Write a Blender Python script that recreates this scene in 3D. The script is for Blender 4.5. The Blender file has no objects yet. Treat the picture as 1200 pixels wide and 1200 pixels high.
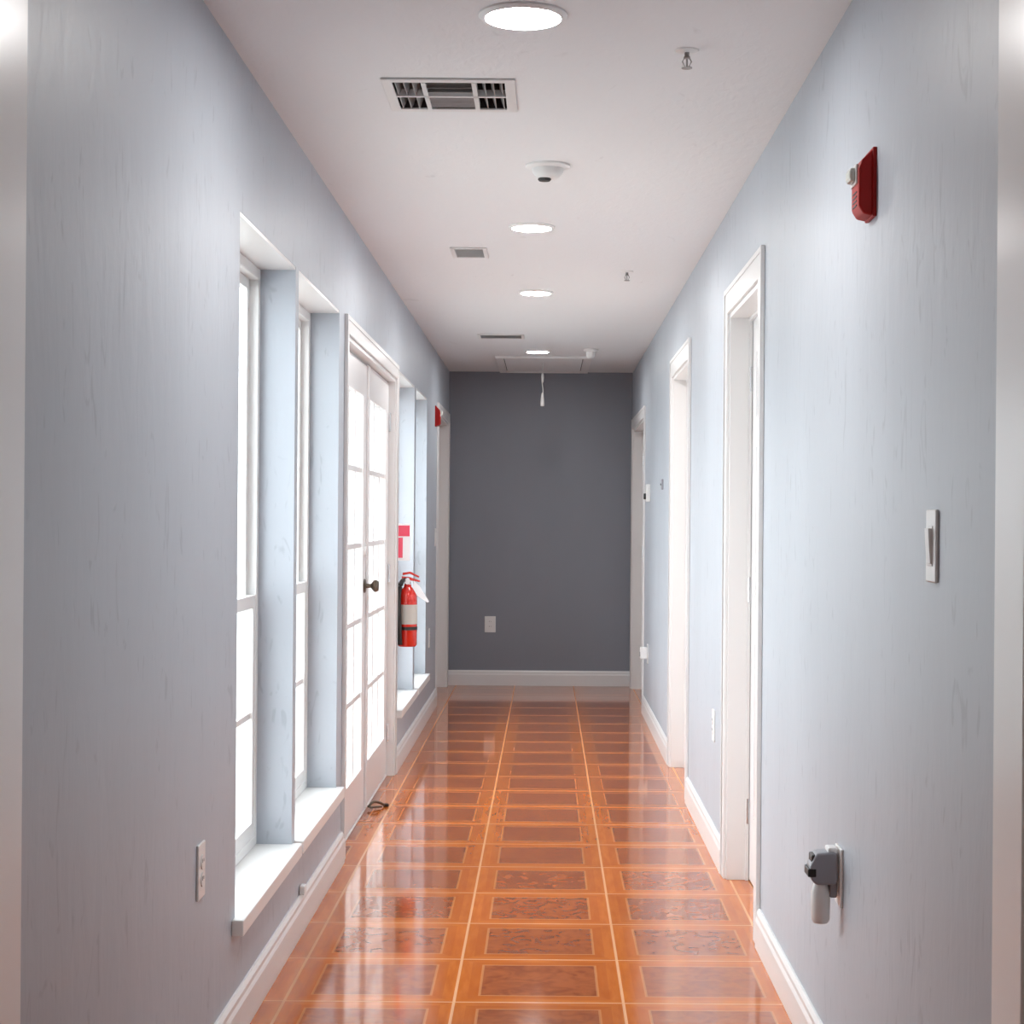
import bpy, bmesh, math, random
from mathutils import Vector, Matrix
random.seed(7)
PI = math.pi
scene = bpy.context.scene
COL = scene.collection

# ------------------------------------------------------------------ room dimensions (metres)
XL, XR = -0.768, 0.659        # corridor side walls
H = 2.44                      # ceiling height
EYE = 1.302                   # lens height
Y0, YE = 2.49, 13.28          # corridor starts / end wall
WT = 0.16                     # wall thickness

# ------------------------------------------------------------------ materials
def new_mat(name):
    m = bpy.data.materials.new(name); m.use_nodes = True
    nt = m.node_tree
    b = nt.nodes['Principled BSDF']
    return m, nt, b
def simple(name, col, rough=0.5, metal=0.0, spec=0.5, coat=0.0, noise=0.0, scale=30):
    m, nt, b = new_mat(name)
    b.inputs['Base Color'].default_value = (*col, 1)
    b.inputs['Roughness'].default_value = rough
    b.inputs['Metallic'].default_value = metal
    b.inputs['Specular IOR Level'].default_value = spec
    b.inputs['Coat Weight'].default_value = coat
    b.inputs['Coat Roughness'].default_value = 0.05
    tc = nt.nodes.new('ShaderNodeTexCoord')
    n = nt.nodes.new('ShaderNodeTexNoise'); n.inputs['Scale'].default_value = scale
    nt.links.new(tc.outputs['Object'], n.inputs['Vector'])
    bp = nt.nodes.new('ShaderNodeBump'); bp.inputs['Strength'].default_value = 0.04 + noise
    bp.inputs['Distance'].default_value = 0.002
    nt.links.new(n.outputs['Fac'], bp.inputs['Height']); nt.links.new(bp.outputs['Normal'], b.inputs['Normal'])
    return m

def N(nt, t, **kw):
    n = nt.nodes.new(t)
    for k, v in kw.items(): setattr(n, k, v)
    return n
def mth(nt, op, a, b=None, c=None):
    n = nt.nodes.new('ShaderNodeMath'); n.operation = op
    for i, v in enumerate((a, b, c)):
        if v is None: continue
        if isinstance(v, (int, float)): n.inputs[i].default_value = v
        else: nt.links.new(v, n.inputs[i])
    return n.outputs[0]
def mixc(nt, fac, a, b, blend='MIX'):
    n = nt.nodes.new('ShaderNodeMix'); n.data_type = 'RGBA'; n.blend_type = blend
    for i, v in ((0, fac), (6, a), (7, b)):
        if isinstance(v, (int, float)): n.inputs[i].default_value = v
        elif isinstance(v, tuple): n.inputs[i].default_value = (*v, 1)
        else: nt.links.new(v, n.inputs[i])
    return n.outputs[2]
def ramp(nt, fac, p0, c0, p1, c1):
    r = nt.nodes.new('ShaderNodeValToRGB')
    r.color_ramp.elements[0].position = p0; r.color_ramp.elements[0].color = (c0, c0, c0, 1)
    r.color_ramp.elements[1].position = p1; r.color_ramp.elements[1].color = (c1, c1, c1, 1)
    nt.links.new(fac, r.inputs[0]); return r.outputs[0]
def mapped_noise(nt, coord, scale3, scale, detail=3, dist=0.0, rough=0.5):
    mp = nt.nodes.new('ShaderNodeMapping'); mp.inputs['Scale'].default_value = scale3
    nt.links.new(coord, mp.inputs['Vector'])
    n = nt.nodes.new('ShaderNodeTexNoise'); n.inputs['Scale'].default_value = scale
    n.inputs['Detail'].default_value = detail; n.inputs['Distortion'].default_value = dist
    n.inputs['Roughness'].default_value = rough
    nt.links.new(mp.outputs[0], n.inputs['Vector']); return n.outputs['Fac']

def plaster(name, col, mark, bump, marks=True, rough=0.45):
    m, nt, b = new_mat(name)
    tc = nt.nodes.new('ShaderNodeTexCoord'); O = tc.outputs['Object']
    big = mapped_noise(nt, O, (1, 1, .45), 1.6, 4)
    v = mixc(nt, ramp(nt, big, .3, 0, .7, 1), tuple(c * .95 for c in col), tuple(min(1, c * 1.05) for c in col))
    if marks:
        # trowel marks: short slanted strokes left by the skim coat
        s1 = mapped_noise(nt, O, (5, 5, 2.2), 2.6, 2, 2.2)
        t1 = ramp(nt, s1, .655, 0, .73, 1)
        s2 = mapped_noise(nt, O, (15, 15, 3.5), 1.7, 2, 1.2)
        t2 = ramp(nt, s2, .665, 0, .73, 1)
        f = mth(nt, 'MULTIPLY', mth(nt, 'MAXIMUM', t1, t2), 0.30)
        v = mixc(nt, f, v, mark)
    nt.links.new(v, b.inputs['Base Color'])
    b.inputs['Roughness'].default_value = rough
    fine = mapped_noise(nt, O, (1, 1, .6), 42, 4)
    mid = mapped_noise(nt, O, (1, 1, .35), 9, 3, 1.0)
    hgt = mth(nt, 'ADD', mth(nt, 'MULTIPLY', fine, .25), mid)
    bp = nt.nodes.new('ShaderNodeBump'); bp.inputs['Strength'].default_value = bump
    bp.inputs['Distance'].default_value = 0.01
    nt.links.new(hgt, bp.inputs['Height']); nt.links.new(bp.outputs['Normal'], b.inputs['Normal'])
    return m

def ceiling_mat():
    m, nt, b = new_mat('ceiling_paint')
    tc = nt.nodes.new('ShaderNodeTexCoord'); O = tc.outputs['Object']
    n1 = mapped_noise(nt, O, (3.0, 1.2, 1), 3.2, 3, 1.2)
    t = ramp(nt, n1, .70, 0, .76, 1)
    v = mixc(nt, mth(nt, 'MULTIPLY', t, .22), (.79, .80, .81), (.42, .41, .41))
    nt.links.new(v, b.inputs['Base Color']); b.inputs['Roughness'].default_value = .6
    fine = mapped_noise(nt, O, (1.6, .7, 1), 22, 4, .6)
    bp = nt.nodes.new('ShaderNodeBump'); bp.inputs['Strength'].default_value = .22
    bp.inputs['Distance'].default_value = 0.008
    nt.links.new(fine, bp.inputs['Height']); nt.links.new(bp.outputs['Normal'], b.inputs['Normal'])
    return m

TX, TY = 0.456, 0.446         # tile pitch
def floor_mat():
    m, nt, b = new_mat('parquet_tile')
    tc = nt.nodes.new('ShaderNodeTexCoord'); O = tc.outputs['Object']
    sp = nt.nodes.new('ShaderNodeSeparateXYZ'); nt.links.new(O, sp.inputs[0])
    x = mth(nt, 'ADD', sp.outputs[0], .2407 + 10 * TX); y = mth(nt, 'ADD', sp.outputs[1], -4.588 + 20 * TY)
    xs = mth(nt, 'DIVIDE', x, TX); ys = mth(nt, 'DIVIDE', y, TY)
    u = mth(nt, 'FRACT', xs); v = mth(nt, 'FRACT', ys)
    iu = mth(nt, 'FLOOR', xs); iv = mth(nt, 'FLOOR', ys)
    du = mth(nt, 'MINIMUM', u, mth(nt, 'SUBTRACT', 1.0, u))
    dv = mth(nt, 'MINIMUM', v, mth(nt, 'SUBTRACT', 1.0, v))
    d = mth(nt, 'MINIMUM', du, dv)
    bw = .145
    grout = mth(nt, 'LESS_THAN', d, .0085)
    inner = mth(nt, 'GREATER_THAN', d, bw)
    line = mth(nt, 'LESS_THAN', mth(nt, 'ABSOLUTE', mth(nt, 'SUBTRACT', d, bw)), .008)
    side = mth(nt, 'LESS_THAN', du, dv)          # 1 on the left/right border strips
    # per tile random
    cmb = nt.nodes.new('ShaderNodeCombineXYZ'); nt.links.new(iu, cmb.inputs[0]); nt.links.new(iv, cmb.inputs[1])
    wn = nt.nodes.new('ShaderNodeTexWhiteNoise'); nt.links.new(cmb.outputs[0], wn.inputs[0])
    # swirling burl grain in the centre panel
    add = nt.nodes.new('ShaderNodeVectorMath'); add.operation = 'ADD'
    sc = nt.nodes.new('ShaderNodeVectorMath'); sc.operation = 'SCALE'; sc.inputs['Scale'].default_value = 7.0
    nt.links.new(wn.outputs['Color'], sc.inputs[0]); nt.links.new(O, add.inputs[0]); nt.links.new(sc.outputs[0], add.inputs[1])
    burl = mapped_noise(nt, add.outputs[0], (1, 1, 1), 15, 3, 1.4, .5)
    cin = mixc(nt, ramp(nt, burl, .34, 0, .62, 1), (.31, .078, .026), (.42, .115, .034))
    streak_x = mapped_noise(nt, add.outputs[0], (7, 1, 1), 6, 3, .1)
    streak_y = mapped_noise(nt, add.outputs[0], (1, 7, 1), 6, 3, .1)
    st = nt.nodes.new('ShaderNodeMix'); st.data_type = 'FLOAT'
    nt.links.new(side, st.inputs[0]); nt.links.new(streak_y, st.inputs[2]); nt.links.new(streak_x, st.inputs[3])
    cb = mixc(nt, ramp(nt, st.outputs[0], .35, 0, .65, 1), (.54, .135, .020), (.63, .175, .027))
    # alternating planks inside the border strips
    pl = mth(nt, 'GREATER_THAN', d, bw * .52)
    cb = mixc(nt, mth(nt, 'MULTIPLY', pl, .40), cb, (.46, .105, .018))
    c = mixc(nt, inner, cb, cin)
    c = mixc(nt, mth(nt, 'MULTIPLY', line, .38), c, (.82, .40, .15))
    c = mixc(nt, mth(nt, 'MULTIPLY', grout, .65), c, (.85, .48, .22))
    tone = ramp(nt, wn.outputs['Value'], 0, .88, 1, 1.0)
    c = mixc(nt, 1.0, c, tone, 'MULTIPLY')
    nt.links.new(c, b.inputs['Base Color'])
    wob = mapped_noise(nt, O, (1, 1, 1), 3.5, 2)
    bp = nt.nodes.new('ShaderNodeBump'); bp.inputs['Strength'].default_value = .05; bp.inputs['Distance'].default_value = .004
    hh = mth(nt, 'SUBTRACT', mth(nt, 'MULTIPLY', wob, .7), mth(nt, 'MULTIPLY', grout, .18))
    nt.links.new(hh, bp.inputs['Height']); nt.links.new(bp.outputs['Normal'], b.inputs['Normal'])
    rg = mixc(nt, grout, (.075, .075, .075), (.25, .25, .25))
    nt.links.new(rg, b.inputs['Roughness'])
    b.inputs['IOR'].default_value = 1.62
    b.inputs['Specular IOR Level'].default_value = .5
    b.inputs['Coat Weight'].default_value = .0
    return m

def glass_mat(name, tint=(1, 1, 1), milk=0.0):
    m = bpy.data.materials.new(name); m.use_nodes = True; nt = m.node_tree; nt.nodes.clear()
    out = nt.nodes.new('ShaderNodeOutputMaterial')
    tr = nt.nodes.new('ShaderNodeBsdfTransparent'); tr.inputs[0].default_value = (*tint, 1)
    gl = nt.nodes.new('ShaderNodeBsdfGlossy'); gl.inputs['Roughness'].default_value = .02
    fr = nt.nodes.new('ShaderNodeFresnel'); fr.inputs['IOR'].default_value = 1.45
    mx = nt.nodes.new('ShaderNodeMixShader')
    ge = nt.nodes.new('ShaderNodeNewGeometry')   # reflect on the entering face only (thin pane)
    fac = mth(nt, 'MULTIPLY', fr.outputs[0], mth(nt, 'SUBTRACT', 1.0, ge.outputs['Backfacing']))
    nt.links.new(fac, mx.inputs[0]); nt.links.new(tr.outputs[0], mx.inputs[1]); nt.links.new(gl.outputs[0], mx.inputs[2])
    last = mx.outputs[0]
    if milk:
        tl = nt.nodes.new('ShaderNodeBsdfTranslucent'); tl.inputs[0].default_value = (.95, .95, .95, 1)
        m2 = nt.nodes.new('ShaderNodeMixShader'); m2.inputs[0].default_value = milk
        nt.links.new(last, m2.inputs[1]); nt.links.new(tl.outputs[0], m2.inputs[2]); last = m2.outputs[0]
    nt.links.new(last, out.inputs[0]); return m

def emit_mat(name, col, s):
    m = bpy.data.materials.new(name); m.use_nodes = True; nt = m.node_tree; nt.nodes.clear()
    out = nt.nodes.new('ShaderNodeOutputMaterial'); e = nt.nodes.new('ShaderNodeEmission')
    e.inputs[0].default_value = (*col, 1); e.inputs[1].default_value = s
    nt.links.new(e.outputs[0], out.inputs[0]); return m

LAMP = 112.0
M = dict(
    wall=plaster('blue_grey_wall_paint', (.45, .485, .535), (.22, .24, .28), .22),
    endwall=plaster('slate_wall_paint', (.235, .252, .292), (.12, .13, .15), .10, marks=False),
    ceil=ceiling_mat(), floor=floor_mat(),
    trim=simple('white_gloss_trim', (.80, .79, .785), .28),
    trimdark=simple('grey_gap', (.10, .10, .10), .7),
    vinyl=simple('white_vinyl', (.82, .82, .81), .35),
    sill=simple('white_sill', (.83, .83, .82), .3),
    door=simple('white_door_paint', (.80, .79, .79), .3),
    plate=simple('white_plastic', (.80, .80, .79), .3),
    slot=simple('socket_slot_dark', (.03, .03, .03), .6),
    ventwhite=simple('vent_enamel', (.74, .73, .72), .4),
    duct=simple('duct_dark', (.055, .05, .05), .8),
    slat=simple('vent_slat_metal', (.36, .35, .35), .4, .2),
    red=simple('red_enamel', (.62, .018, .008), .22, coat=.4),
    redplastic=simple('red_plastic', (.42, .010, .008), .5, spec=.3),
    signred=simple('sign_red', (.80, .07, .13), .4),
    black=simple('black_rubber', (.012, .012, .012), .45),
    label=simple('grey_label', (.52, .50, .46), .5),
    tag=simple('white_card', (.85, .86, .88), .5),
    chrome=simple('chrome', (.70, .70, .72), .18, 1.0),
    bronze=simple('aged_bronze', (.14, .11, .085), .35, .9),
    steel=simple('sprinkler_steel', (.30, .29, .28), .35, .9),
    greyplastic=simple('grey_plastic', (.30, .30, .33), .35),
    lens=simple('clear_strobe_lens', (.70, .72, .66), .1),
    cord=simple('pale_cord', (.60, .59, .58), .6),
    conc=simple('outdoor_concrete', (.52, .52, .50), .9),
    glass=glass_mat('window_glass', (.96, .98, .98)),
    diffuser=emit_mat('lamp_diffuser', (1, .985, .97), LAMP),
    rearfill=emit_mat('entry_fill_emitter', (1, .95, .90), 15),  # glow of the added fill lamp behind the lens
)

# ------------------------------------------------------------------ mesh helpers
def link(name, bm, mat, parent=None, bevel=0.0, smooth=False, seg=2):
    bmesh.ops.remove_doubles(bm, verts=bm.verts, dist=1e-6)
    bmesh.ops.recalc_face_normals(bm, faces=bm.faces)
    me = bpy.data.meshes.new(name)
    bm.to_mesh(me); bm.free()
    me.materials.append(mat)
    if smooth:
        for p in me.polygons: p.use_smooth = True
    o = bpy.data.objects.new(name, me); COL.objects.link(o)
    if parent:
        o.parent = parent
    if smooth:
        md = o.modifiers.new('es', 'EDGE_SPLIT'); md.split_angle = math.radians(40)
    if bevel:
        md = o.modifiers.new('bev', 'BEVEL'); md.width = bevel; md.segments = seg; md.limit_method = 'ANGLE'
    return o
def box(bm, x0, x1, y0, y1, z0, z1):
    v = [bm.verts.new((x, y, z)) for x in (x0, x1) for y in (y0, y1) for z in (z0, z1)]
    for f in ((0,1,3,2),(4,6,7,5),(0,4,5,1),(2,3,7,6),(0,2,6,4),(1,5,7,3)):
        bm.faces.new([v[i] for i in f])
    return v
def B(*boxes):
    bm = bmesh.new()
    for b in boxes: 
        bx = bmesh.new(); box(bx, *b)
        tmp = bpy.data.meshes.new('t'); bx.to_mesh(tmp); bx.free(); bm.from_mesh(tmp); bpy.data.meshes.remove(tmp)
    return bm
def lathe(bm, prof, origin=(0,0,0), axis='z', n=32, cap=True):
    """prof: list of (r, h) along the axis"""
    def P(r, h, a):
        c, s = r * math.cos(a), r * math.sin(a)
        if axis == 'z': p = (c, s, h)
        elif axis == 'x': p = (h, c, s)
        else: p = (c, h, s)
        return (p[0] + origin[0], p[1] + origin[1], p[2] + origin[2])
    rings = []
    for r, h in prof:
        if r < 1e-6: rings.append([bm.verts.new(P(0, h, 0))])
        else: rings.append([bm.verts.new(P(r, h, 2 * PI * k / n)) for k in range(n)])
    for a, b in zip(rings, rings[1:]):
        for k in range(n):
            k2 = (k + 1) % n
            if len(a) == 1 and len(b) == 1: continue
            if len(a) == 1: bm.faces.new((a[0], b[k], b[k2]))
            elif len(b) == 1: bm.faces.new((a[k], b[0], a[k2]))
            else: bm.faces.new((a[k], b[k], b[k2], a[k2]))
    if cap:
        for r in (rings[0], rings[-1]):
            if len(r) > 2: bm.faces.new(r)
def L(prof, **kw):
    bm = bmesh.new(); lathe(bm, prof, **kw); return bm
def tube(bm, pts, r, n=10):
    pts = [Vector(p) for p in pts]; rings = []
    up = Vector((0, 0, 1))
    for i, p in enumerate(pts):
        t = (pts[min(i + 1, len(pts) - 1)] - pts[max(i - 1, 0)]).normalized()
        a = t.cross(up if abs(t.z) < .9 else Vector((1, 0, 0))).normalized(); b = t.cross(a)
        rr = r[i] if isinstance(r, (list, tuple)) else r
        rings.append([bm.verts.new(p + rr * (math.cos(2*PI*k/n) * a + math.sin(2*PI*k/n) * b)) for k in range(n)])
    for a, b in zip(rings, rings[1:]):
        for k in range(n): bm.faces.new((a[k], b[k], b[(k+1) % n], a[(k+1) % n]))
    bm.faces.new(rings[0]); bm.faces.new(rings[-1])
def curve_pts(pts, n=6):
    P = [Vector(p) for p in pts]; P = [P[0]] + P + [P[-1]]; out = []
    for i in range(1, len(P) - 2):
        for k in range(n):
            t = k / n; a, b, c, d = P[i-1], P[i], P[i+1], P[i+2]
            out.append(.5 * ((2*b) + (-a + c)*t + (2*a - 5*b + 4*c - d)*t*t + (-a + 3*b - 3*c + d)*t**3))
    out.append(P[-2]); return out
def prism(bm, poly, axis, a0, a1):
    """poly in the two other axes (order x,y,z without axis)"""
    def P(p, a):
        return {'x': (a, p[0], p[1]), 'y': (p[0], a, p[1]), 'z': (p[0], p[1], a)}[axis]
    A = [bm.verts.new(P(p, a0)) for p in poly]; Bv = [bm.verts.new(P(p, a1)) for p in poly]
    bm.faces.new(A); bm.faces.new(Bv)
    for k in range(len(poly)):
        k2 = (k + 1) % len(poly); bm.faces.new((A[k], A[k2], Bv[k2], Bv[k]))
def slab_holes(bm, plane, t0, t1, u0, u1, v0, v1, holes):
    """thick wall with rectangular holes. plane 'x': u=y v=z ; 'y': u=x v=z ; 'z': u=x v=y"""
    R5 = lambda q: round(q, 5)
    us = sorted({R5(q) for q in (u0, u1, *[h[0] for h in holes], *[h[1] for h in holes]) if u0 - 1e-6 <= q <= u1 + 1e-6})
    vs = sorted({R5(q) for q in (v0, v1, *[h[2] for h in holes], *[h[3] for h in holes]) if v0 - 1e-6 <= q <= v1 + 1e-6})
    def solid(i, j):
        if not (0 <= i < len(us) - 1 and 0 <= j < len(vs) - 1): return False
        cu, cv = (us[i] + us[i+1]) / 2, (vs[j] + vs[j+1]) / 2
        return not any(h[0] < cu < h[1] and h[2] < cv < h[3] for h in holes)
    cache = {}
    def V(t, u, v):
        k = (round(t, 5), round(u, 5), round(v, 5))
        if k not in cache:
            cache[k] = bm.verts.new({'x': (t, u, v), 'y': (u, t, v), 'z': (u, v, t)}[plane])
        return cache[k]
    for i in range(len(us) - 1):
        for j in range(len(vs) - 1):
            if not solid(i, j): continue
            a, b, c, d = us[i], us[i+1], vs[j], vs[j+1]
            for t in (t0, t1): bm.faces.new((V(t,a,c), V(t,b,c), V(t,b,d), V(t,a,d)))
            if not solid(i-1, j): bm.faces.new((V(t0,a,c), V(t0,a,d), V(t1,a,d), V(t1,a,c)))
            if not solid(i+1, j): bm.faces.new((V(t0,b,c), V(t0,b,d), V(t1,b,d), V(t1,b,c)))
            if not solid(i, j-1): bm.faces.new((V(t0,a,c), V(t0,b,c), V(t1,b,c), V(t1,a,c)))
            if not solid(i, j+1): bm.faces.new((V(t0,a,d), V(t0,b,d), V(t1,b,d), V(t1,a,d)))

def empty(name, loc=(0,0,0), rz=0):
    o = bpy.data.objects.new(name, None); COL.objects.link(o); o.location = loc; o.rotation_euler = (0, 0, rz)
    o.empty_display_size = .05; return o
def tag(o, label, cat, group=None, kind=None):
    o['label'] = label; o['category'] = cat
    if group: o['group'] = group
    if kind: o['kind'] = kind
    return o
def struct(name, bm, mat, label=None, cat=None, **kw):
    o = link(name, bm, mat, **kw); o['kind'] = 'structure'
    if label: tag(o, label, cat)
    return o
def copy_tree(o, parent=None):
    c = o.copy(); COL.objects.link(c)
    if parent: c.parent = parent
    for ch in list(o.children): copy_tree(ch, c)
    return c

# ------------------------------------------------------------------ openings
WIN = [(4.24, 5.18), (5.245, 6.27), (8.83, 9.84), (9.95, 10.86)]
WZ = (.265, 2.06)
FR = (6.50, 8.60, 2.00)              # french doors
LD = (11.90, 13.12, 2.03)            # far left doorway
RD = [(5.29, 6.19, 2.05), (7.94, 8.97, 2.05), (11.54, 13.08, 1.99)]
lh = [(a, b, WZ[0], WZ[1]) for a, b in WIN] + [(FR[0], FR[1], -1, FR[2]), (LD[0], LD[1], -1, LD[2])]
rh = [(a, b, -1, h) for a, b, h in RD]
bm = bmesh.new(); slab_holes(bm, 'x', XL, XL - WT, Y0, YE, 0, H, [(a,b,max(c,0),d) for a,b,c,d in lh])
struct('wall_left', bm, M['wall'], 'long blue-grey plaster wall on the left with windows and glazed doors', 'wall')
bm = bmesh.new(); slab_holes(bm, 'x', XR, XR + WT, Y0, YE, 0, H, [(a,b,max(c,0),d) for a,b,c,d in rh])
struct('wall_right', bm, M['wall'], 'long pale blue-grey plaster wall on the right with three doorways', 'wall')
struct('wall_back', B((XL - WT, XR + WT, YE, YE + .12, 0, H)), M['endwall'], 'dark slate grey wall closing the far end of the hallway', 'wall')
# ceiling with duct openings
VENT = [(-.266, 4.59, .350, .345), (-.340, 7.315, .155, .270), (-.296, 10.68, .290, .235)]
LIGHTS = [(-.0625, 3.858, .087), (-.0685, 6.655, .078), (-.065, 8.58, .077), (-.072, 11.61, .076)]
HATCH = (-.372, .305, 11.95, 13.17)
ch = [(x - w/2 + .02, x + w/2 - .02, y - l/2 + .02, y + l/2 - .02) for x, y, w, l in VENT]
CUT = [(-1.9, XL - WT, Y0, YE + .12), (XR + WT, 1.9, Y0, YE + .12)]
bm = bmesh.new(); slab_holes(bm, 'z', H, H + .10, -1.9, 1.9, -1.6, YE + .12, ch + CUT)
struct('ceiling', bm, M['ceil'], 'off-white textured plaster ceiling of the hallway', 'ceiling')
bm = bmesh.new(); slab_holes(bm, 'z', 0, -.10, -1.9, 1.9, -1.6, YE + .12, CUT)
struct('floor', bm, M['floor'], 'glossy orange-brown parquet patterned tile floor', 'floor')

# entry room behind the lens (cased opening frames both sides of the view)
EN = [('wall_entry_left', (-1.9, -1.78, -1.5, Y0 - .12, 0, H)), ('wall_entry_right', (1.78, 1.9, -1.5, Y0 - .12, 0, H)),
      ('wall_entry_rear', (-1.9, 1.9, -1.6, -1.5, 0, H))]
for nm, b in EN: struct(nm, B(b), M['wall'])
struct('wall_entry_return_left', B((-1.9, XL, Y0 - .12, Y0, 0, H)), M['wall'])
struct('wall_entry_return_right', B((XR, 1.9, Y0 - .12, Y0, 0, H)), M['wall'])
struct('wall_entry_header', B((XL, XR, Y0 - .12, Y0 - .002, 2.30, H)), M['wall'])
def jamb(side):
    s = 1 if side > 0 else -1; X = XR if s > 0 else XL
    i = X - s * .006
    bm = B((min(X, i), max(X, i), Y0 - .13, Y0 + .0, 0, 2.30), (min(X, X - s*.010), max(X, X - s*.010), Y0 - .17, Y0 - .125, 0, 2.32))
    return bm
struct('trim_1', jamb(-1), M['trim'], 'white painted jamb of the entry opening along the left picture edge', 'door jamb', bevel=.003)
struct('trim_2', jamb(1), M['trim'], 'white painted jamb of the entry opening along the right picture edge', 'door jamb', bevel=.003)

# ------------------------------------------------------------------ baseboards
BH = .118
def base_prof(s, X):
    return [(X, 0), (X - s*.016, 0), (X - s*.016, BH*.70), (X - s*.012, BH*.80), (X - s*.012, BH*.90), (X - s*.006, BH), (X, BH)]
def baseboard(name, segs, s, X, label):
    bm = bmesh.new()
    for a, b in segs: prism(bm, base_prof(s, X), 'y', a, b)
    return struct(name, bm, M['trim'], label, 'baseboard', bevel=.001)
baseboard('baseboard_left', [(Y0, FR[0]-.07), (FR[1]+.07, LD[0]-.07)], -1, XL, 'white moulded baseboard running along the left wall')
baseboard('baseboard_right', [(Y0, RD[0][0]-.09), (RD[0][1]+.09, RD[1][0]-.09), (RD[1][1]+.09, RD[2][0]-.075)], 1, XR, 'white moulded baseboard running along the right wall')
bm = bmesh.new(); prism(bm, [(YE, 0), (YE-.016, 0), (YE-.016, BH*.7), (YE-.012, BH*.8), (YE-.012, BH*.9), (YE-.006, BH), (YE, BH)], 'x', XL, XR)
struct('baseboard_back', bm, M['trim'], 'white baseboard across the dark end wall', 'baseboard', bevel=.001)

# ------------------------------------------------------------------ windows
def rim(x0, x1, y0, y1, z0, z1, w, wt=None, wb=None):
    wt = wt or w; wb = wb or w
    bm = bmesh.new(); slab_holes(bm, 'x', x0, x1, y0, y1, z0, z1, [(y0 + w, y1 - w, z0 + wb, z1 - wt)]); return bm
def window(i, a, b, label):
    r = empty('window_%d' % i, (XL, (a + b) / 2, WZ[0])); r['kind'] = 'structure'; tag(r, label, 'window')
    def part(n, bm, m, p=None, **kw):
        bmesh.ops.translate(bm, verts=bm.verts, vec=-Vector(r.location))
        return link(n, bm, m, p or r, **kw)
    XF = XL - .106                       # room face of the frame
    zs = .308                            # sill top
    part('window_sill', sill_mesh(XF, a, b, zs, .045 if i in (1, 3) else .018), M['sill'], bevel=.003)
    part('head_board', B((XL - WT, XL - .001, a, b, WZ[1] - .010, WZ[1])), M['trim'])
    part('window_frame', rim(XF, XL - WT, a, b, zs, WZ[1] - .01, .034, .034, .03), M['vinyl'], bevel=.003)
    zm = 1.045; z0 = zs + .03; z1 = WZ[1] - .044; y0 = a + .034; y1 = b - .034
    us = part('upper_sash', rim(XF - .028, XF - .050, y0, y1, zm - .018, z1, .032), M['vinyl'], bevel=.002)
    p = part('pane', B((XF - .041, XF - .037, y0 + .03, y1 - .03, zm + .012, z1 - .03)), M['glass'], us)
    ls = part('lower_sash', rim(XF - .003, XF - .026, y0, y1, z0, zm + .020, .034, .038, .045), M['vinyl'], bevel=.002)
    part('pane', B((XF - .017, XF - .013, y0 + .03, y1 - .03, z0 + .04, zm - .014)), M['glass'], ls)
    zc = (z0 + .045 + zm - .018) / 2; yc = (y0 + y1) / 2
    part('muntin', B((XF - .020, XF - .010, y0 + .03, y1 - .03, zc - .009, zc + .009)), M['vinyl'], ls)
    part('sash_lock', B((XF - .010, XF + .010, yc - .03, yc + .03, zm + .020, zm + .034)), M['vinyl'], ls, bevel=.003)
    return r
def sill_mesh(XF, a, b, zs, horn):
    bm = bmesh.new()
    # board lying in the reveal, nosing standing out into the room with small horns
    poly = [(XF - .05, a), (XL, a), (XL, a - horn), (XL + .030, a - horn), (XL + .030, b + .018), (XL, b + .018), (XL, b), (XF - .05, b)]
    prism(bm, poly, 'z', zs - .040, zs)
    return bm
WL = ['tall white-framed sash window nearest the viewer, deep sill, lower sash divided',
      'tall white-framed sash window between the nearest window and the glazed double doors',
      'tall sash window just beyond the glazed double doors, behind the fire extinguisher',
      'farthest sash window on the left, next to the far doorway']
for i, (a, b) in enumerate(WIN): window(i + 1, a, b, WL[i])

# ------------------------------------------------------------------ doors
def casing(s, X, a, b, h, w, t=.011):
    bm = bmesh.new()
    slab_holes(bm, 'x', X - s * .0005, X - s * t, a - w, b + w, 0, h + w, [(a, b, 0, h)])
    # raised outer back-band
    for (u0, u1, v0, v1) in ((a - w, a - w + .018, 0, h + w), (b + w - .018, b + w, 0, h + w), (a - w + .018, b + w - .018, h + w - .018, h + w)):
        xs = sorted((X - s * t, X - s * (t + .003))); box(bm, xs[0], xs[1], u0, u1, v0, v1)
    return bm
def jambs(s, X, a, b, h, d, t=.018, stop=None):
    bm = bmesh.new(); xs = sorted((X - s * .001, X + s * d))
    for bb in ((xs[0], xs[1], a, a + t, 0, h), (xs[0], xs[1], b - t, b, 0, h), (xs[0], xs[1], a + t, b - t, h - t, h)): box(bm, *bb)
    if stop:
        ss = sorted((X + s * stop[0], X + s * stop[1])); q = .012
        for bb in ((ss[0], ss[1], a + t, a + t + q, 0, h - t), (ss[0], ss[1], b - t - q, b - t, 0, h - t), (ss[0], ss[1], a + t + q, b - t - q, h - t - q, h - t)): box(bm, *bb)
    return bm
def knob_bm(s, X, y, z, r=.027):
    return L([(.0, 0), (.030, 0), (.031, .004), (.026, .008), (.010, .010), (.009, .030), (.016, .036), (r, .046), (r * .98, .056), (r * .7, .064), (0, .066)] if s < 0 else
             [(.0, 0), (.030, 0), (.031, -.004), (.026, -.008), (.010, -.010), (.009, -.030), (.016, -.036), (r, -.046), (r * .98, -.056), (r * .7, -.064), (0, -.066)],
             origin=(X, y, z), axis='x', n=24)
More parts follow.
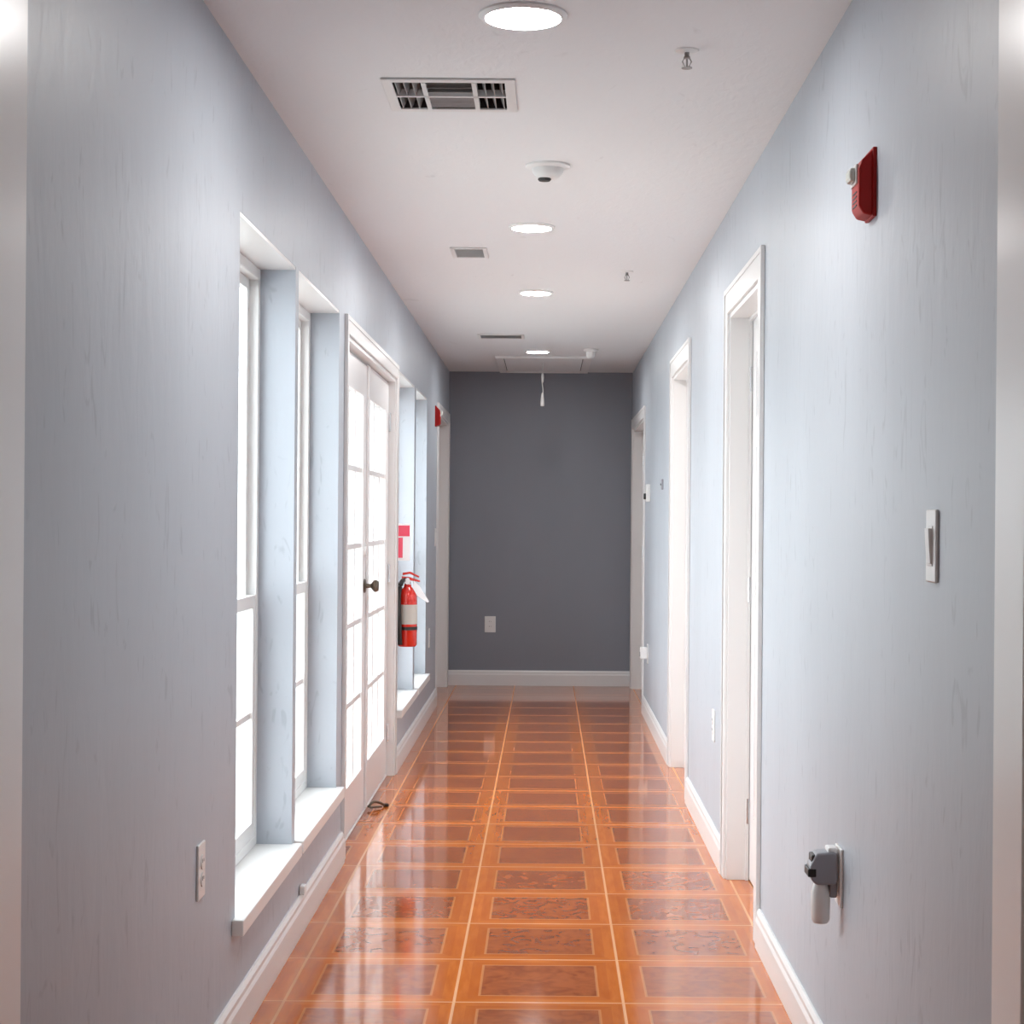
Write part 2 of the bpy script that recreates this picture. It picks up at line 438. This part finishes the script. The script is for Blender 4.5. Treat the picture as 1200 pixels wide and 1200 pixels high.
def panel_door_bm(s, xf, t, a, b, h):
    """six-panel leaf: recessed panels on the room face"""
    bm = bmesh.new(); x1 = xf + s * t
    w = b - a; st = .11; mid = .10
    cols = [(a + st, a + w/2 - mid/2), (a + w/2 + mid/2, b - st)]
    rows = [(.24, .86), (.98, 1.56), (1.67, h - .13)]
    holes = [(c[0], c[1], r[0], r[1]) for c in cols for r in rows]
    slab_holes(bm, 'x', xf, xf + s * .010, a, b, .006, h, holes)
    xs = sorted((xf + s * .010, x1)); box(bm, xs[0], xs[1], a, b, .006, h)
    for u0, u1, v0, v1 in holes:
        xs = sorted((xf + s * .003, xf + s * .010)); box(bm, xs[0], xs[1], u0 + .03, u1 - .03, v0 + .03, v1 - .03)
    return bm
def solid_door(i, s, a, b, h, w, label, hinge_far=True):
    X = XR if s > 0 else XL
    r = empty('door_%d' % i, (X, (a + b) / 2, 0)); r['kind'] = 'structure'; tag(r, label, 'door')
    def part(n, bm, m, p=None, **kw):
        bmesh.ops.translate(bm, verts=bm.verts, vec=-Vector(r.location)); return link(n, bm, m, p or r, **kw)
    part('door_casing', casing(s, X, a, b, h, w), M['trim'], bevel=.002)
    part('door_jamb', jambs(s, X, a, b, h, WT - .002, stop=(.066, .078)), M['trim'], bevel=.0015)
    xf = X + s * .080
    lf = part('door_leaf', panel_door_bm(s, xf, .038, a + .021, b - .021, h - .022), M['door'], bevel=.002)
    yk = a + .09 if hinge_far else b - .09
    part('door_knob', knob_bm(s, xf, yk, .98), M['bronze'], lf, smooth=True)
    for z in (.25, 1.05, h - .24):
        yh = b - .020 if hinge_far else a + .020
        part('hinge', L([(.007, z - .045), (.007, z + .045)], origin=(xf - s * .006, yh - (.004 if hinge_far else -.004), 0), n=12), M['chrome'], smooth=True)
    return r
solid_door(2, -1, *LD, .07, 'white door and casing at the far end of the left wall, beside the dark end wall')
solid_door(3, 1, *RD[0], .09, 'nearest white doorway on the right wall, deep jamb showing')
solid_door(4, 1, *RD[1], .09, 'middle white doorway on the right wall')
solid_door(5, 1, *RD[2], .075, 'farthest white doorway on the right, against the end wall')

def french(a, b, h):
    X = XL; s = -1
    r = empty('door_1', (X, (a + b) / 2, 0)); r['kind'] = 'structure'
    tag(r, 'pair of white fifteen-pane glazed double doors in the left wall', 'double door')
    def part(n, bm, m, p=None, **kw):
        bmesh.ops.translate(bm, verts=bm.verts, vec=-Vector(r.location)); return link(n, bm, m, p or r, **kw)
    part('door_casing', casing(s, X, a, b, h, .068), M['trim'], bevel=.002)
    part('door_jamb', jambs(s, X, a, b, h, WT - .002, stop=(.075, .09)), M['trim'], bevel=.0015)
    part('threshold', B((X - WT + .01, X - .028, a + .018, b - .018, 0, .009)), M['trim'], bevel=.003)
    xf = X - .032; mid = (a + b) / 2
    for k, (u0, u1) in enumerate(((a + .021, mid - .002), (mid + .002, b - .021))):
        g0, g1, z0, z1 = u0 + .125, u1 - .125, .205, 1.83
        bm = bmesh.new()
        slab_holes(bm, 'x', xf, xf - .040, u0, u1, .012, h - (.030 if k == 0 else .022), [(g0, g1, z0, z1)])
        lf = part('door_leaf', bm, M['door'], bevel=.003)
        bm = bmesh.new(); cw = (g1 - g0) / 3; rh_ = (z1 - z0) / 5; q = .011
        us = [(g0 + c * cw + (q if c else 0), g0 + (c + 1) * cw - (q if c < 2 else 0), z0 + j * rh_ + (q if j else 0), z0 + (j + 1) * rh_ - (q if j < 4 else 0)) for c in range(3) for j in range(5)]
        slab_holes(bm, 'x', xf - .006, xf - .034, g0, g1, z0, z1, us)
        part('muntin_grid', bm, M['door'], lf, bevel=.003)
        part('glazing', B((xf - .022, xf - .018, g0, g1, z0, z1)), M['glass'], lf)
        if k == 0:
            part('door_knob', knob_bm(-1, xf, u1 - .065, 1.0), M['bronze'], lf, smooth=True)
            part('deadbolt', L([(0, 0), (.024, 0), (.022, .010), (0, .012)], origin=(xf, u1 - .065, 1.15), axis='x', n=20), M['trim'], lf, smooth=True)
        else:
            part('astragal', B((xf, xf + .012, u0 - .016, u0 + .016, .016, h - .03)), M['door'], lf, bevel=.003)
        yh = u0 if k == 0 else u1
        for z in (.22, 1.02, h - .22):
            part('hinge', L([(.007, z - .045), (.007, z + .045)], origin=(xf + .006, yh, 0), n=12), M['chrome'], smooth=True)
french(*FR)

# flip-down stop on the floor at the meeting stiles
t = empty('door_stop', (-.765, 7.64, 0)); tag(t, 'small dark metal door stop on the floor at the foot of the glazed double doors', 'door stop')
bm = bmesh.new(); tube(bm, curve_pts([(-.020, -.05, .014), (.0, -.02, .030), (.025, .01, .022), (.040, .03, .010), (.048, .04, .007)]), .006); link('stop_arm', bm, M['bronze'], t, smooth=True)
bm = bmesh.new(); tube(bm, curve_pts([(-.010, -.06, .012), (.015, -.03, .010), (.035, -.01, .008)]), .005); link('spring', bm, M['bronze'], t, smooth=True)
link('foot', L([(.011, 0), (.013, .004), (.012, .012), (0, .014)], origin=(.050, .042, 0), n=16), M['black'], t, smooth=True)

# ------------------------------------------------------------------ ceiling lights
def light(x, y, r, label):
    t = empty('recessed_light', (x, y, H)); tag(t, label, 'ceiling light', 'recessed ceiling lights')
    link('trim_ring', L([(r * .80, 0), (r * 1.16, 0), (r * 1.16, -.004), (r * 1.08, -.009), (r * .99, -.010), (r * .97, -.006), (r * .97, 0)], n=48, cap=False), M['plate'], t, smooth=True)
    d = link('diffuser', L([(0, -.0075), (r * .90, -.0075), (r * .97, -.005)], n=48, cap=False), M['diffuser'], t, smooth=True)
LLAB = ['largest round ceiling light at the top edge, nearest the viewer', 'second round ceiling light, between the smoke detector and the small vent',
        'third round ceiling light, between the small vent and the dark slot vent', 'smallest round ceiling light in front of the attic hatch']
for (x, y, r), lb in zip(LIGHTS, LLAB): light(x, y, r, lb)
# unseen fill lamp above/behind the lens, added to brighten the near hallway walls
t = empty('entry_fill_lamp', (-.2, .6, H)); tag(t, 'added round fill lamp, unseen in the entry room behind the viewer', 'ceiling light')
link('trim_ring', L([(.20, 0), (.24, 0), (.24, -.02), (.20, -.03)], n=40, cap=False), M['plate'], t, smooth=True)
link('diffuser', L([(0, -.05), (.12, -.045), (.19, -.03), (.205, -.01)], n=40, cap=False), M['rearfill'], t, smooth=True)

# ------------------------------------------------------------------ ceiling vents
def vent(x, y, w, l, kind, label):
    t = empty('ceiling_vent', (x, y, H)); tag(t, label, 'ceiling vent', 'ceiling air vents')
    fw = .028 if kind == 0 else .018
    bm = bmesh.new(); slab_holes(bm, 'z', -.006, -.0005, -w/2, w/2, -l/2, l/2, [(-w/2 + fw, w/2 - fw, -l/2 + fw, l/2 - fw)])
    link('frame', bm, M['ventwhite'], t, bevel=.002)
    iw, il = w/2 - fw, l/2 - fw
    link('duct_box', duct(iw + .004, il + .004), M['duct'], t)
    if kind == 0:
        for c in (-iw * .45, iw * .45):
            link('divider', B((c - .006, c + .006, -il, il, -.007, .012)), M['ventwhite'], t)
        link('divider', B((-iw, iw, -.006, .006, -.007, .012)), M['ventwhite'], t)
        for sx in (-1, 1):
            for k in range(3):
                xx = sx * (iw * .45 + (k + .8) * iw * .55 / 3.6)
                link('slat', slat_x(xx, sx, il), M['slat'], t)
        for k in range(7):
            yy = -il + (k + .5) * 2 * il / 7
            link('slat', slat_y(yy, iw * .43, .020 if yy < 0 else -.020), M['slat'], t)
    else:
        n = 7 if kind == 1 else 5
        for k in range(n):
            yy = -il + (k + .5) * 2 * il / n
            link('slat', slat_y(yy, iw, .014 if kind == 1 else .006), M['ventwhite'] if kind == 1 else M['slat'], t)
def duct(a, b):
    bm = bmesh.new(); z0, z1 = -.002, .09
    v = [bm.verts.new(p) for p in ((-a,-b,z0),(a,-b,z0),(a,b,z0),(-a,b,z0),(-a,-b,z1),(a,-b,z1),(a,b,z1),(-a,b,z1))]
    for f in ((0,1,5,4),(1,2,6,5),(2,3,7,6),(3,0,4,7),(4,5,6,7)): bm.faces.new([v[i] for i in f])
    return bm
def slat_y(y, hw, lean):
    bm = bmesh.new(); prism(bm, [(y, -.004), (y + .002, -.004), (y + lean + .002, .022), (y + lean, .022)], 'x', -hw, hw); return bm
def slat_x(x, s, hl):
    bm = bmesh.new(); prism(bm, [(x + s * .010, -.004), (x + s * .012, -.004), (x + .002 * s, .022), (x, .022)], 'y', -hl, hl); return bm
vent(*VENT[0], 0, 'large square white ceiling vent with crossed dividers, nearest the viewer')
vent(*VENT[1], 1, 'small pale grey ceiling vent in the middle of the hallway')
vent(*VENT[2], 2, 'farthest ceiling vent, a thin dark slot before the attic hatch')

# ------------------------------------------------------------------ smoke detectors, sprinklers
t = empty('smoke_detector', (-.006, 5.50, H)); tag(t, 'white round smoke detector with dark sensor slot, between the large vent and second light', 'smoke detector')
link('base_plate', L([(.0, 0), (.072, 0), (.072, -.006), (.062, -.012), (0, -.012)], n=40), M['plate'], t, smooth=True)
link('housing', L([(.052, -.010), (.050, -.024), (.036, -.040), (.030, -.044), (0, -.044)], n=40, cap=False), M['plate'], t, smooth=True)
link('sensor_slot', L([(0, -.0435), (.020, -.0435), (.022, -.047), (.018, -.052), (0, -.052)], origin=(-.010, -.006, 0), n=24), M['slot'], t, smooth=True)
t = empty('smoke_detector', (.285, 11.45, H)); tag(t, 'small white detector on the ceiling near the right corner of the attic hatch', 'smoke detector')
link('base_plate', L([(0, 0), (.050, 0), (.050, -.010), (.042, -.018), (0, -.018)], n=32), M['plate'], t, smooth=True)
link('housing', L([(.032, -.016), (.030, -.045), (.020, -.060), (0, -.062)], n=32, cap=False), M['plate'], t, smooth=True)
def sprinkler(x, y, label):
    t = empty('fire_sprinkler', (x, y, H)); tag(t, label, 'sprinkler', 'pendent ceiling sprinklers')
    link('escutcheon', L([(0, 0), (.030, 0), (.028, -.003), (.012, -.006), (0, -.006)], n=24), M['plate'], t, smooth=True)
    link('stem', L([(.006, -.004), (.006, -.014), (.008, -.016), (.008, -.020), (.0, -.020)], n=14), M['steel'], t, smooth=True)
    bm = bmesh.new()
    for s in (-1, 1): tube(bm, [(s * .006, 0, -.018), (s * .011, 0, -.028), (s * .004, 0, -.042)], .0018, 6)
    link('frame_arm', bm, M['steel'], t)
    link('bulb', L([(0, -.020), (.0022, -.023), (.0022, -.038), (0, -.041)], n=10), M['steel'], t, smooth=True)
    link('deflector', L([(0, -.041), (.013, -.042), (.013, -.044), (0, -.044)], n=18), M['steel'], t, smooth=True)
sprinkler(.331, 4.14, 'small metal ceiling sprinkler nearest the viewer, right of the large round light')
sprinkler(.359, 7.84, 'farther small metal ceiling sprinkler, right of the third light')

# ------------------------------------------------------------------ attic hatch
x0, x1, y0, y1 = HATCH
t = empty('attic_hatch', ((x0 + x1)/2, (y0 + y1)/2, H)); tag(t, 'white attic ladder hatch panel in the ceiling at the far end', 'ceiling hatch')
w, l = (x1 - x0)/2, (y1 - y0)/2
bm = bmesh.new(); slab_holes(bm, 'z', -.018, -.0005, -w, w, -l, l, [(-w + .055, w - .055, -l + .055, l - .055)]); link('hatch_trim', bm, M['trim'], t, bevel=.003)
link('hatch_panel', B((-w + .061, w - .061, -l + .061, l - .061, -.010, -.0008)), M['ceil'], t, bevel=.001)
link('edge_gap', B((-w + .054, w - .054, -l + .054, l - .054, -.0030, -.0006)), M['trimdark'], t)
t2 = empty('pull_cord', (-.040, 12.35, H - .0105)); tag(t2, 'pale pull cord with a hanging tassel below the attic hatch', 'pull cord')
bm = bmesh.new(); tube(bm, curve_pts([(0, 0, 0), (.002, 0, -.08), (-.003, 0, -.14), (.004, .002, -.20), (.002, 0, -.25)]), .0035, 8); link('cord', bm, M['cord'], t2, smooth=True)
link('cord_knot', L([(0, -.075), (.008, -.082), (.011, -.11), (.008, -.14), (0, -.150)], n=14), M['cord'], t2, smooth=True)
link('tassel', L([(0, -.215), (.008, -.225), (.012, -.26), (.015, -.30), (.014, -.315), (0, -.318)], n=16), M['cord'], t2, smooth=True)

# ------------------------------------------------------------------ wall plates. local frame: +x out of the wall, y along, z up
def plate_on_wall(kind, side, y, z, name, label, cat, group=None, w=.074, h=.124):
    """side 'L','R','B'"""
    if side == 'L': loc, rz = (XL, y, z), 0
    elif side == 'R': loc, rz = (XR, y, z), PI
    else: loc, rz = (y, YE, z), -PI/2
    t = empty(name, loc, rz); tag(t, label, cat, group)
    link('cover_plate', B((0, .006, -w/2, w/2, -h/2, h/2)), M['plate'], t, bevel=.0025)
    if kind == 'outlet':
        for s in (-1, 1):
            so = link('socket', L([(.0, .005), (.0165, .005), (.0165, .0085), (0, .0085)], origin=(0, 0, s * .0195), axis='x', n=20), M['plate'], t, smooth=True)
            link('slot', B((.0075, .009, -.0075, -.0055, s*.0195 - .001, s*.0195 + .008), (.0075, .009, .0055, .0075, s*.0195, s*.0195 + .007)), M['slot'], so)
    elif kind == 'switch':
        link('toggle_surround', B((.005, .0075, -.017, .017, -.034, .034)), M['plate'], t, bevel=.001)
        bm = bmesh.new(); prism(bm, [(.007, -.030), (.010, -.030), (.0135, .030), (.007, .030)], 'y', -.0145, .0145); link('rocker', bm, M['plate'], t, bevel=.001)
    return t
G = 'white wall outlets'
plate_on_wall('outlet', 'L', 3.80, .512, 'wall_outlet', 'white outlet cover low on the left wall before the nearest window', 'outlet', G)
sw = plate_on_wall('switch', 'R', 2.905, 1.260, 'light_switch', 'white light switch plate on the right wall near the picture edge', 'light switch', 'white wall switches')
plate_on_wall('outlet', 'B', -.436, .475, 'wall_outlet', 'white outlet plate low on the dark end wall', 'outlet', G, w=.085, h=.125)
plate_on_wall('outlet', 'R', 6.66, .500, 'wall_outlet', 'white outlet on the right wall between the nearest and middle doorways', 'outlet', G)
plate_on_wall('outlet', 'L', 11.16, .515, 'wall_outlet', 'white outlet on the left wall between the farthest window and the far doorway', 'outlet', G)
plate_on_wall('switch', 'L', 11.70, 1.167, 'light_switch', 'white switch on the left wall beside the far doorway casing', 'light switch', 'white wall switches')
plate_on_wall('outlet', 'R', 11.02, .432, 'wall_outlet', 'white outlet on the right wall before the farthest doorway, with a charger plugged in', 'outlet', G)
t = empty('plug_in_charger', (XR - .009, 11.02, .445), PI); tag(t, 'small white charger plugged in low on the far right wall', 'charger')
link('housing', B((-.002, .042, -.025, .025, -.045, .030)), M['plate'], t, bevel=.006)
link('plug_face', B((.0425, .046, -.012, .012, -.03, .0)), M['greyplastic'], t, bevel=.001)
# thermostat and small dark control
t = empty('thermostat', (XR, 10.95, 1.47), PI); tag(t, 'small white thermostat on the right wall before the farthest doorway', 'thermostat')
link('housing', B((-.001, .026, -.05, .05, -.055, .055)), M['plate'], t, bevel=.005)
link('dial', L([(0, .026), (.020, .026), (.018, .040), (0, .041)], origin=(0, .0, -.022), axis='x', n=20), M['slot'], t, smooth=True)
t = empty('wall_sensor', (XR, 9.70, 1.500), PI); tag(t, 'tiny dark sensor on the right wall between the middle and farthest doorways', 'sensor')
link('housing', B((0, .012, -.018, .018, -.030, .030)), M['greyplastic'], t, bevel=.004)
link('sensor_eye', L([(0, .011), (.007, .011), (.005, .016), (0, .017)], axis='x', n=14), M['slot'], t, smooth=True)

# plug-in freshener on the right
plate_on_wall('outlet', 'R', 3.80, .512, 'wall_outlet', 'outlet low on the near right wall behind the plug-in air freshener', 'outlet', G, w=.078, h=.130)
t = empty('air_freshener', (XR - .0095, 3.80, .525), PI); tag(t, 'white plug-in air freshener with grey hood on the near right wall', 'air freshener')
bm = bmesh.new(); prism(bm, [(0, -.026), (.010, -.030), (.048, -.030), (.060, -.018), (.062, .012), (.048, .040), (.010, .044), (0, .040)], 'y', -.026, .026)
link('hood', bm, M['greyplastic'], t, bevel=.005)
link('side_vent', B((.048, .0665, -.0275, .0275, -.012, .006)), M['black'], t, bevel=.002)
link('top_vent', B((.042, .058, -.022, .022, .010, .036)), M['black'], t, bevel=.003)
link('plug_block', B((0, .022, -.022, .022, .028, .052)), M['plate'], t, bevel=.004)
link('oil_bottle', L([(0, -.118), (.016, -.118), (.0205, -.110), (.0215, -.05), (.017, -.034), (.012, -.022), (0, -.022)], origin=(.034, 0, 0), n=28), M['plate'], t, smooth=True)
link('heater_collar', B((0, .016, -.016, .016, -.06, -.024)), M['greyplastic'], t, bevel=.003)

# ------------------------------------------------------------------ horn strobes
def strobe(loc, rz, label):
    t = empty('fire_alarm', loc, rz); tag(t, label, 'fire alarm', 'red wall fire alarms')
    bm = bmesh.new(); box(bm, -.001, .008, -.044, .044, -.068, .072); link('back_plate', bm, M['redplastic'], t, bevel=.002)
    bm = bmesh.new()
    prism(bm, [(.006, -.066), (.026, -.062), (.036, -.046), (.036, .030), (.030, .046), (.006, .070)], 'y', -.040, .040)
    link('housing', bm, M['redplastic'], t, bevel=.004)
    link('strobe_lens', B((.034, .052, -.024, .024, .006, .034)), M['lens'], t, bevel=.007)
    link('lens_bezel', B((.034, .040, -.031, .031, .000, .040)), M['plate'], t, bevel=.002)
    for k in range(4):
        link('horn_slot', B((.0355, .0372, -.022, .022, -.044 + k * .009, -.041 + k * .009)), M['black'], t)
    return t
strobe((XR, 3.48, 1.302 + .682), PI, 'red wall-mounted fire alarm with clear strobe high on the near right wall')
strobe((XL, 11.66, 1.302 + .69), 0, 'red fire alarm high on the left wall beside the far doorway')

# ------------------------------------------------------------------ extinguisher
ex, ey, ez = -.713, 8.765, .640
t = empty('fire_extinguisher', (ex, ey, ez)); tag(t, 'red fire extinguisher with black hose hanging between the glazed doors and window', 'fire extinguisher')
r = .050
link('cylinder', L([(0, .004), (r * .86, 0), (r, .010), (r, .235), (r * .96, .262), (r * .78, .285), (r * .50, .300), (.020, .306), (.018, .318), (0, .318)], n=36), M['red'], t, smooth=True)
lb = L([(r + .0008, .115), (r + .0008, .215)], n=36, cap=False); link('paper_label', lb, M['label'], t, smooth=True)
link('valve', L([(0, .312), (.017, .314), (.017, .330), (.013, .336), (.013, .352), (0, .354)], n=20), M['chrome'], t, smooth=True)
bm = bmesh.new(); prism(bm, [(-.030, .346), (.062, .330), (.064, .338), (.010, .356), (-.030, .360)], 'y', -.010, .010); link('carry_handle', bm, M['red'], t, bevel=.002)
bm = bmesh.new(); prism(bm, [(-.026, .364), (.010, .372), (.058, .352), (.060, .360), (.014, .384), (-.026, .378)], 'y', -.009, .009); link('lever', bm, M['red'], t, bevel=.002)
link('gauge', L([(0, -.014), (.015, -.014), (.015, -.022), (0, -.023)], origin=(0, 0, .334), axis='y', n=20), M['tag'], t, smooth=True)
bm = bmesh.new(); tube(bm, curve_pts([(-.012, -.006, .340), (-.028, -.030, .330), (-.040, -.052, .27), (-.040, -.058, .18), (-.036, -.058, .09), (-.034, -.056, .03)]), 0.012, 12)
link('hose', bm, M['black'], t, smooth=True)
bm = bmesh.new(); tube(bm, [(-.034, -.056, .10), (-.034, -.056, .05), (-.034, -.056, .012)], [.010, .011, .014], 14); link('nozzle', bm, M['black'], t, smooth=True)
bm = bmesh.new(); v = [(.034, .338), (.062, .312), (.112, .232), (.104, .226), (.050, .262), (.028, .300)]; prism(bm, v, 'y', -.024, -.0225); link('inspection_tag', bm, M['tag'], t)
link('strap', L([(r + .0015, .085), (r + .0015, .102)], n=36, cap=False), M['black'], t, smooth=True)
link('wall_bracket', B((-.0545, -.047, -.018, .018, .05, .33)), M['black'], t, bevel=.001)

# projecting extinguisher sign
t = empty('extinguisher_sign', (XL, 8.765, 1.08)); tag(t, 'small red and white projecting sign above the fire extinguisher', 'sign')
bm = bmesh.new()
prism(bm, [(0, -.050), (.004, -.050), (.066, -.002), (.066, .002), (.004, .050), (0, .050)], 'z', 0, .19); link('sign_panel', bm, M['tag'], t, bevel=.001)
def vpatch(u0, u1, z0, z1, s):
    # patch lying on the slanted face, u from wall (0) to apex (1)
    bm = bmesh.new(); n = Vector((.048, -.062, 0)).normalized()
    def P(u, z, o): 
        p = Vector((.004 + .062 * u, (-.050 + .048 * u), z)) + n * o
        return (p.x, p.y * (1 if s < 0 else -1), p.z)
    vs = [bm.verts.new(P(u, z, o)) for o in (-.0003, .0012) for u, z in ((u0, z0), (u1, z0), (u1, z1), (u0, z1))]
    for f in ((0,1,2,3),(4,5,6,7),(0,1,5,4),(1,2,6,5),(2,3,7,6),(3,0,4,7)): bm.faces.new([vs[i] for i in f])
    return bm
for s in (-1, 1):
    link('red_band', vpatch(.06, .96, .125, .180, s), M['signred'], t)
    link('red_stripe', vpatch(.06, .42, .015, .118, s), M['signred'], t)
# small white block on the left baseboard
t = link('white_block', B((-.765, -.748, 5.33, 5.37, BH + .0005, BH + .030)), M['plate'], bevel=.004)
tag(t, 'tiny white block on the left baseboard under the joint of the two near sills', 'cable clip')

# ------------------------------------------------------------------ outdoors
struct('ground', B((-30, XL - WT - .001, Y0 + .001, 40, -.30, -.06)), M['conc'], 'pale concrete ground outside the left windows', 'ground')

# ------------------------------------------------------------------ daylight
w = bpy.data.worlds.new('World'); scene.world = w; w.use_nodes = True
nt = w.node_tree; bg = nt.nodes['Background']
bg.inputs[0].default_value = (.94, .975, 1.0, 1); bg.inputs[1].default_value = 3.4
def portal(y0, y1, z0, z1):
    ld = bpy.data.lights.new('window_portal', 'AREA'); ld.shape = 'RECTANGLE'; ld.size = z1 - z0; ld.size_y = y1 - y0
    ld.cycles.is_portal = True
    o = bpy.data.objects.new('window_portal', ld); COL.objects.link(o)
    o.location = (XL - WT - .02, (y0 + y1)/2, (z0 + z1)/2); o.rotation_euler = (0, -PI/2, 0)

# ------------------------------------------------------------------ camera
cd = bpy.data.cameras.new('Camera'); cam = bpy.data.objects.new('Camera', cd); COL.objects.link(cam)
cam.location = (0, 0, EYE); cd.sensor_width = 36; cd.lens = 60.0
cam.rotation_euler = (PI/2, -.0075, 0)
cd.shift_x = -41 / 1200; cd.shift_y = 7.5 / 1200
cd.clip_start = .05
scene.camera = cam
vs = scene.view_settings; vs.view_transform = 'Standard'; vs.look = 'None'; vs.gamma = 1.0; vs.exposure = 0.86
vs.use_curve_mapping = False
